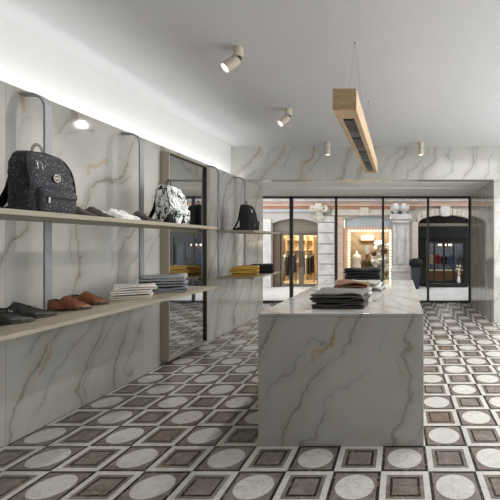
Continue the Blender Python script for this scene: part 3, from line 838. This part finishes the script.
# --- dark shop front
yd = YF+.22
MB().box(A3[0], A3[1], yd, yd+.05, fz(223.5), fz(213)).build('tympanum_panel', 'dark_lacquer', B)
MB().box(A3[0], A3[1], yd-.09, yd, fz(226), fz(223)).build('arch_rail', 'taupe_panel', B, bevel=.01)
MB().box(A3[0], A3[1], yd-.04, yd+.06, fz(238), fz(226)).build('shop_fascia', 'teal_sign', B, bevel=.008)
m = MB(); m.box(A3[0], fx(427), yd, yd+.18, ST, fz(238)); m.box(fx(465.5), A3[1], yd, yd+.18, ST, fz(238)); m.box(fx(427), fx(466), yd+.02, yd+.10, fz(242.5), fz(238)); m.build('shop_surround', 'dark_lacquer', B, bevel=.01)
MB().box(fx(426), fx(467), yd-.25, yd+.3, ST, fz(283.6)).build('door_step', 'dark_lacquer', B, bevel=.006)
lv = [427.2, 435.3, 445, 455, 465.8]
for a, b in zip(lv, lv[1:]):
    A_, B_ = fx(a), fx(b); s = .026; z0, z1 = fz(283.4), fz(242.6); zm = fz(273.5)
    d = MB(); d.box(A_, A_+s, yd+.04, yd+.08, z0, z1); d.box(B_-s, B_, yd+.04, yd+.08, z0, z1); d.box(A_+s, B_-s, yd+.04, yd+.08, z0, z0+.06); d.box(A_+s, B_-s, yd+.04, yd+.08, z1-.03, z1)
    o = d.build('dark_door', 'dark_lacquer', B, bevel=.004)
    MB().box(A_+s, B_-s, yd+.055, yd+.065, z0+.06, z1-.03).build('door_glass', 'clear_glass', o)

# --- things in the shops
def chandelier():
    c = Vector((fx(445, YF+.62), YF+.62, fz(246, YF+.62)))
    r = empty('chandelier', c, 'small brass chandelier with glowing bulbs behind the dark shop doors', 'chandelier')
    m = MB().tube([c+Vector((0, 0, .02)), c+Vector((0, 0, fz(208)-c.z))], .008, 6).lathe([(.005, -.07), (.03, -.05), (.02, -.02), (.035, .0), (.012, .05)], c, 12)
    m.build('stem', 'gold_wall', r, smooth=True)
    for k in range(8):
        a = 2*PI*k/8; d = Vector((math.cos(a), math.sin(a), 0))
        MB().tube([c, c+d*.07+Vector((0, 0, -.045)), c+d*.15+Vector((0, 0, -.04)), c+d*.185+Vector((0, 0, .0))], .007, 6).build('arm', 'gold_wall', r, smooth=True)
        MB().ball(c+d*.185+Vector((0, 0, .035)), .019, 8, 1.5).build('bulb', 'flame_glow', r, smooth=True)
chandelier()
def form(px, y, ptop, mat, label, group, skirt=False, h=.62):
    """tailor's dummy: a torso on a stand"""
    x = fx(px, y); zt = fz(ptop, y); r = empty('dress_form', (x, y, ST+.01), label, 'dress form', group)
    s = h/.62
    prof = [(.02, 0), (.034, -.02), (.03, -.06), (.05, -.085), (.115, -.12), (.125, -.17), (.118, -.24), (.092, -.32), (.125, -.42), (.13, -.50)]
    if skirt: prof += [(.17, -.66), (.20, -.85)]
    rings = []
    for rr, z in prof: rings.append([Vector((x+rr*s*math.cos(2*PI*k/20), y+rr*s*.62*math.sin(2*PI*k/20), zt+z*s)) for k in range(20)])
    MB().loft(rings).build('garment', mat, r, smooth=True)
    if not skirt:
        m = MB()
        for sx in (-1, 1): m.tube([(x+sx*.10*s, y, zt-.13*s), (x+sx*.15*s, y, zt-.27*s), (x+sx*.145*s, y-.02, zt-.44*s)], [.04*s, .035*s, .028*s], 8)
        m.build('sleeves', mat, r, smooth=True)
    zl = zt+prof[-1][1]*s
    if zl > ST+.1:
        MB().tube([(x, y, ST+.02), (x, y, zl+.05)], .012, 8).lathe([(.10, ST+.011), (.10, ST+.025), (.012, ST+.03)], (x, y, 0), 16).build('stand', 'dark_steel', r, smooth=True)
yy = YF+WT_+.85  # these forms stand in for passers-by reflected in the door glass
gf = 'dress forms standing in for reflections in the dark shop doors'
for px, mt, lb in ((430.5, 'pale_cloth', 'dress form in a pale top standing in for a reflected passer-by, doorway edge'), (437.5, 'red_cloth', 'dress form in a red top standing in for a reflected passer-by'), (444.5, 'black_cotton', 'dress form in a black top standing in for a reflected passer-by, doorway middle'),
                   (451, 'blue_cloth', 'dress form in a light blue top standing in for a reflected passer-by'), (460, 'grey_denim', 'dress form in a grey top standing in for a reflected passer-by')):
    form(px, yy+random.uniform(-.1, .25), 254+random.uniform(-1, 2), mt, lb, gf, h=.40)
y_ = YF+WT_+.32  # added tan box imitates the warm band reflected in the door glass
r = empty('reflection_stand_in', (fx(446, y_), y_+.3, ST+.01), 'low tan box standing in for the warm reflection in the dark shop doors', 'platform')
MB().box(fx(428, y_), fx(465, y_), y_, y_+.25, ST+.01, fz(271, y_)).build('stand_in_box', 'tan_cloth', r, bevel=.01)
MB().box(fx(427.5, y_), fx(465.5, y_), y_-.01, y_+.26, fz(271, y_), fz(270.2, y_)).build('stand_in_top', 'pale_cloth', r, bevel=.004)
# boutique garments on rails
def rail(px0, px1, y, ptop, label):
    a, b, z = fx(px0, y), fx(px1, y), fz(ptop, y)
    r = empty('clothes_rail', ((a+b)/2, y, ST+.01), label, 'clothes rail', 'rails in the boutique')
    MB().tube([(a, y, ST+.01), (a, y, z)], .012, 8).build('upright', 'dark_steel', r, smooth=True)
    MB().tube([(b, y, ST+.01), (b, y, z)], .012, 8).build('upright', 'dark_steel', r, smooth=True)
    MB().tube([(a, y, z), (b, y, z)], .012, 8).build('cross_bar', 'dark_steel', r, smooth=True)
    return a, b, z
names = {'white_cotton': 'white', 'black_cotton': 'black', 'tan_cloth': 'tan', 'charcoal_cotton': 'charcoal', 'pale_cloth': 'cream', 'brown_wool': 'brown'}
def garments(a, b, y, z, mats, where):
    n = len(mats)
    for i, mt in enumerate(mats):
        x = a+(b-a)*(i+.6)/n; L = .52+.10*((i*37) % 5)/4
        ordn = ['first', 'second', 'third', 'fourth', 'fifth', 'sixth'][i]
        r = empty('hanging_garment', (x, y, z-.02), f'{names[mt]} garment hanging {ordn} along the {where}', 'garment', 'garments in the boutique')
        m = MB(); rings = []
        for t, wd in ((0, .02), (.05, .06), (.10, .13), (.35, .12), (.7, .13), (1, .15)):
            zz = z-.05-t*L
            rings.append([(x+.030*math.cos(2*PI*k/16)*(1+.25*math.sin(3*k)), y+wd*math.sin(2*PI*k/16), zz) for k in range(16)])
        m.loft(rings).build('cloth', mt, r, smooth=True)
        MB().tube([(x, y, z-.06), (x, y, z-.02), (x, y+.012, z+.004), (x, y+.012, z+.018), (x, y, z+.022)], .004, 6).build('hanger_hook', 'chrome', r)
y1 = YF+WT_+.55
a, b, z = rail(281, 296, y1, 253, 'dark clothes rail behind the boutique door leaf by the brown post'); garments(a, b, y1, z, ['white_cotton', 'pale_cloth', 'charcoal_cotton', 'black_cotton', 'tan_cloth', 'black_cotton'], 'rail by the brown door post')
y2 = YF+WT_+.80
a, b, z = rail(300.5, 314, y2, 254, 'dark clothes rail behind the boutique door leaf by the stone pier'); garments(a, b, y2, z, ['tan_cloth', 'black_cotton', 'white_cotton', 'charcoal_cotton', 'brown_wool', 'black_cotton'], 'rail by the stone pier')
y3 = YF+WT_+1.35
r = empty('wall_cabinet', (fx(300, y3), y3+.2, ST+.01), 'pale wooden shelf unit at the rear of the boutique', 'cabinet')
m = MB()
for p0 in (286, 293, 306, 313): m.box(fx(p0, y3)-.012, fx(p0, y3)+.012, y3, y3+.3, ST+.01, fz(236, y3))
m.build('cabinet_sides', 'oak', r)
for q_ in (240, 250, 262): MB().box(fx(286, y3)+.012, fx(313, y3)-.012, y3+.02, y3+.3, fz(q_, y3)-.01, fz(q_, y3)+.01).build('shelf', 'oak', r)
# display window contents
yw = YF+WT_+.35
form(356.5, yw, 251, 'white_cotton', 'white sleeveless dress form in the bulb framed window', 'dress forms in the bulb framed window', True, .66)
form(367.5, yw+.08, 256, 'brown_wool', 'dress form in a brown coat in the bulb framed window', 'dress forms in the bulb framed window', False, .62)
sgn = MB().box(fx(361, yw+.45), fx(374, yw+.45), yw+.43, yw+.46, fz(240.5, yw+.45), fz(235.5, yw+.45)).build('hanging_sign_board', 'pale_cloth', None, bevel=.005)
tag(sgn, 'small cream sign board hanging at the top of the bulb framed window', 'sign')
sgn2 = MB().box(fx(365.5, yw+.5), fx(369, yw+.5), yw+.48, yw+.50, fz(254, yw+.5), fz(245, yw+.5)).build('poster', 'grey_light_denim', None)
tag(sgn2, 'small grey blue poster on the rear of the bulb framed window', 'poster')
r = empty('flower_display', (fx(381, yw), yw+.1, ST+.1), 'large white paper flower display filling one side of the bulb framed window', 'decoration')
m = MB()
for i in range(110):
    px = random.uniform(373, 389.5); py = random.uniform(242, 286)
    if py < 252 and px < 376: continue
    m.ball((fx(px, yw), yw+random.uniform(-.05, .12), fz(py, yw)), random.uniform(.055, .095), 7, random.uniform(.6, 1), .16)
m.build('white_blossoms', 'white_cotton', r, smooth=True)
MB().tube([(fx(381, yw), yw+.12, ST+.01), (fx(381, yw), yw+.12, 1.0)], .03, 8).build('stem', 'oak', r)
for px, py, lb in ((373.8, 253.3, 'dark brown round ornament beside the brown coat in the bulb framed window'), (384.5, 250.8, 'dark brown round ornament among the white paper flowers')):
    o = MB().ball((fx(px, yw-.2), yw-.2, fz(py, yw-.2)), .085, 12).tube([(fx(px, yw-.2), yw-.2, fz(py, yw-.2)+.08), (fx(px, yw-.2), yw-.2, fz(215))], .003, 5).build('round_ornament', 'brown_wool', None, smooth=True)
    tag(o, lb, 'ornament', 'round ornaments in the display window')
# planter by the arch
xp = fx(415.8, YF-.32); yp_ = YF-.32
r = empty('planter', (xp, yp_, ST), 'tall tapered dark planter with a clipped round bush beside the arch', 'planter')
n4 = lambda h, z: [(xp-h, yp_-h, z), (xp+h, yp_-h, z), (xp+h, yp_+h, z), (xp-h, yp_+h, z)]
MB().loft([n4(.075, ST), n4(.135, fz(266.8, yp_)), n4(.115, fz(266.8, yp_)), n4(.11, fz(268, yp_))]).build('pot', 'planter_clay', r, bevel=.006)
m = MB(); m.ball((xp, yp_, fz(263, yp_)), .185, 16, .70, .03); m.build('clipped_bush', 'clipped_leaf', r, smooth=True)
r = empty('white_vase', (fx(458.8, YF+.10), YF+.10, fz(283.6)), 'small white vase standing on the step of the dark shop door', 'vase')
xv, yv, zv = fx(458.8, YF+.08), YF+.10, fz(283.6)
MB().lathe([(.03, zv), (.05, zv+.05), (.04, zv+.15), (.025, zv+.19), (.032, zv+.21)], (xv, yv, 0), 14).build('vase_body', 'white_leather', r, smooth=True)
st = MB()
for i in range(7): st.tube([(xv, yv, zv+.19), (xv+random.uniform(-.05, .05), yv+random.uniform(-.03, .03), zv+random.uniform(.3, .5))], .006, 5)
for i in range(12): st.ball((xv+random.uniform(-.06, .06), yv+random.uniform(-.04, .04), zv+random.uniform(.26, .5)), .022, 5)
st.build('flower_stems', 'pale_cloth', r, smooth=True)

# ------------------------------------------------------------------ light
def area(name, loc, rot, sx, sy, power, col=(1, 1, 1)):
    d = bpy.data.lights.new(name, 'AREA'); d.shape = 'RECTANGLE'; d.size = sx; d.size_y = sy; d.energy = power; d.color = col
    o = bpy.data.objects.new(name, d); COL.objects.link(o); o.location = loc; o.rotation_euler = rot; return o
def point(name, loc, power, col, r=.08):
    d = bpy.data.lights.new(name, 'POINT'); d.energy = power; d.color = col; d.shadow_soft_size = r
    o = bpy.data.objects.new(name, d); COL.objects.link(o); o.location = loc; return o
# cove strip shining up the white wall
area('cove_glow', (-2.485, 2.0, 2.10), (PI, 0, 0), .06, 7.3, 12, (1, .995, .99))
# added soft fill under the ceiling, belonging to no visible lamp
area('ceiling_fill', (1.2, 3.6, ZC-.02), (0, 0, 0), 1.2, 2.4, 30, (1, .99, .98))
# added fill along the side wall, evens the light on the marble cladding
area('side_fill', (XR-.02, 2.9, 1.35), (0, PI/2, 0), 2.2, 4.8, 125, (.985, .99, 1))
# lens modules of the beam over the table
area('beam_glow', (cx, 3.28, pz0-.006), (0, 0, 0), .05, 1.7, 14, (1, .95, .88))
point('boutique_glow', (fx(297, YF+.9), YF+.95, 1.75), 85, (1, .90, .78), .2)
point('display_glow', (fx(368, YF+.6), YF+.55, 1.75), 62, (1, .95, .89), .15)
point('dark_shop_glow', (fx(446, YF+1.5), YF+1.7, 1.7), 60, (1, .93, .88), .2)
wd = bpy.data.worlds.new('overcast_sky'); S.world = wd; wd.use_nodes = True
nt = wd.node_tree; nt.nodes.clear()
o_ = nt.nodes.new('ShaderNodeOutputWorld'); bg = nt.nodes.new('ShaderNodeBackground')
bg.inputs[0].default_value = (.985, .985, 1, 1); bg.inputs[1].default_value = 2.35
nt.links.new(bg.outputs[0], o_.inputs[0])

# ------------------------------------------------------------------ camera
cd = bpy.data.cameras.new('camera'); cam = bpy.data.objects.new('camera', cd); COL.objects.link(cam)
cam.location = (0, 0, HC); cam.rotation_euler = (PI/2, 0, 0)
cd.sensor_width = 36; cd.lens = 380/500*36; cd.shift_x = (250-401)/500; cd.shift_y = -(250-243)/500
cd.clip_start = .02
S.camera = cam
for o in bpy.data.objects:
    if '_base' in o: del o['_base']
vs = S.view_settings
S.display_settings.display_device = 'sRGB'
vs.view_transform = 'Standard'; vs.look = 'None'; vs.gamma = 1; vs.use_curve_mapping = False; vs.exposure = .06
S.cycles.use_denoising = True
S.cycles.max_bounces = 10; S.cycles.diffuse_bounces = 5; S.cycles.glossy_bounces = 5; S.cycles.transparent_max_bounces = 16
S.cycles.caustics_reflective = False; S.cycles.sample_clamp_indirect = 6
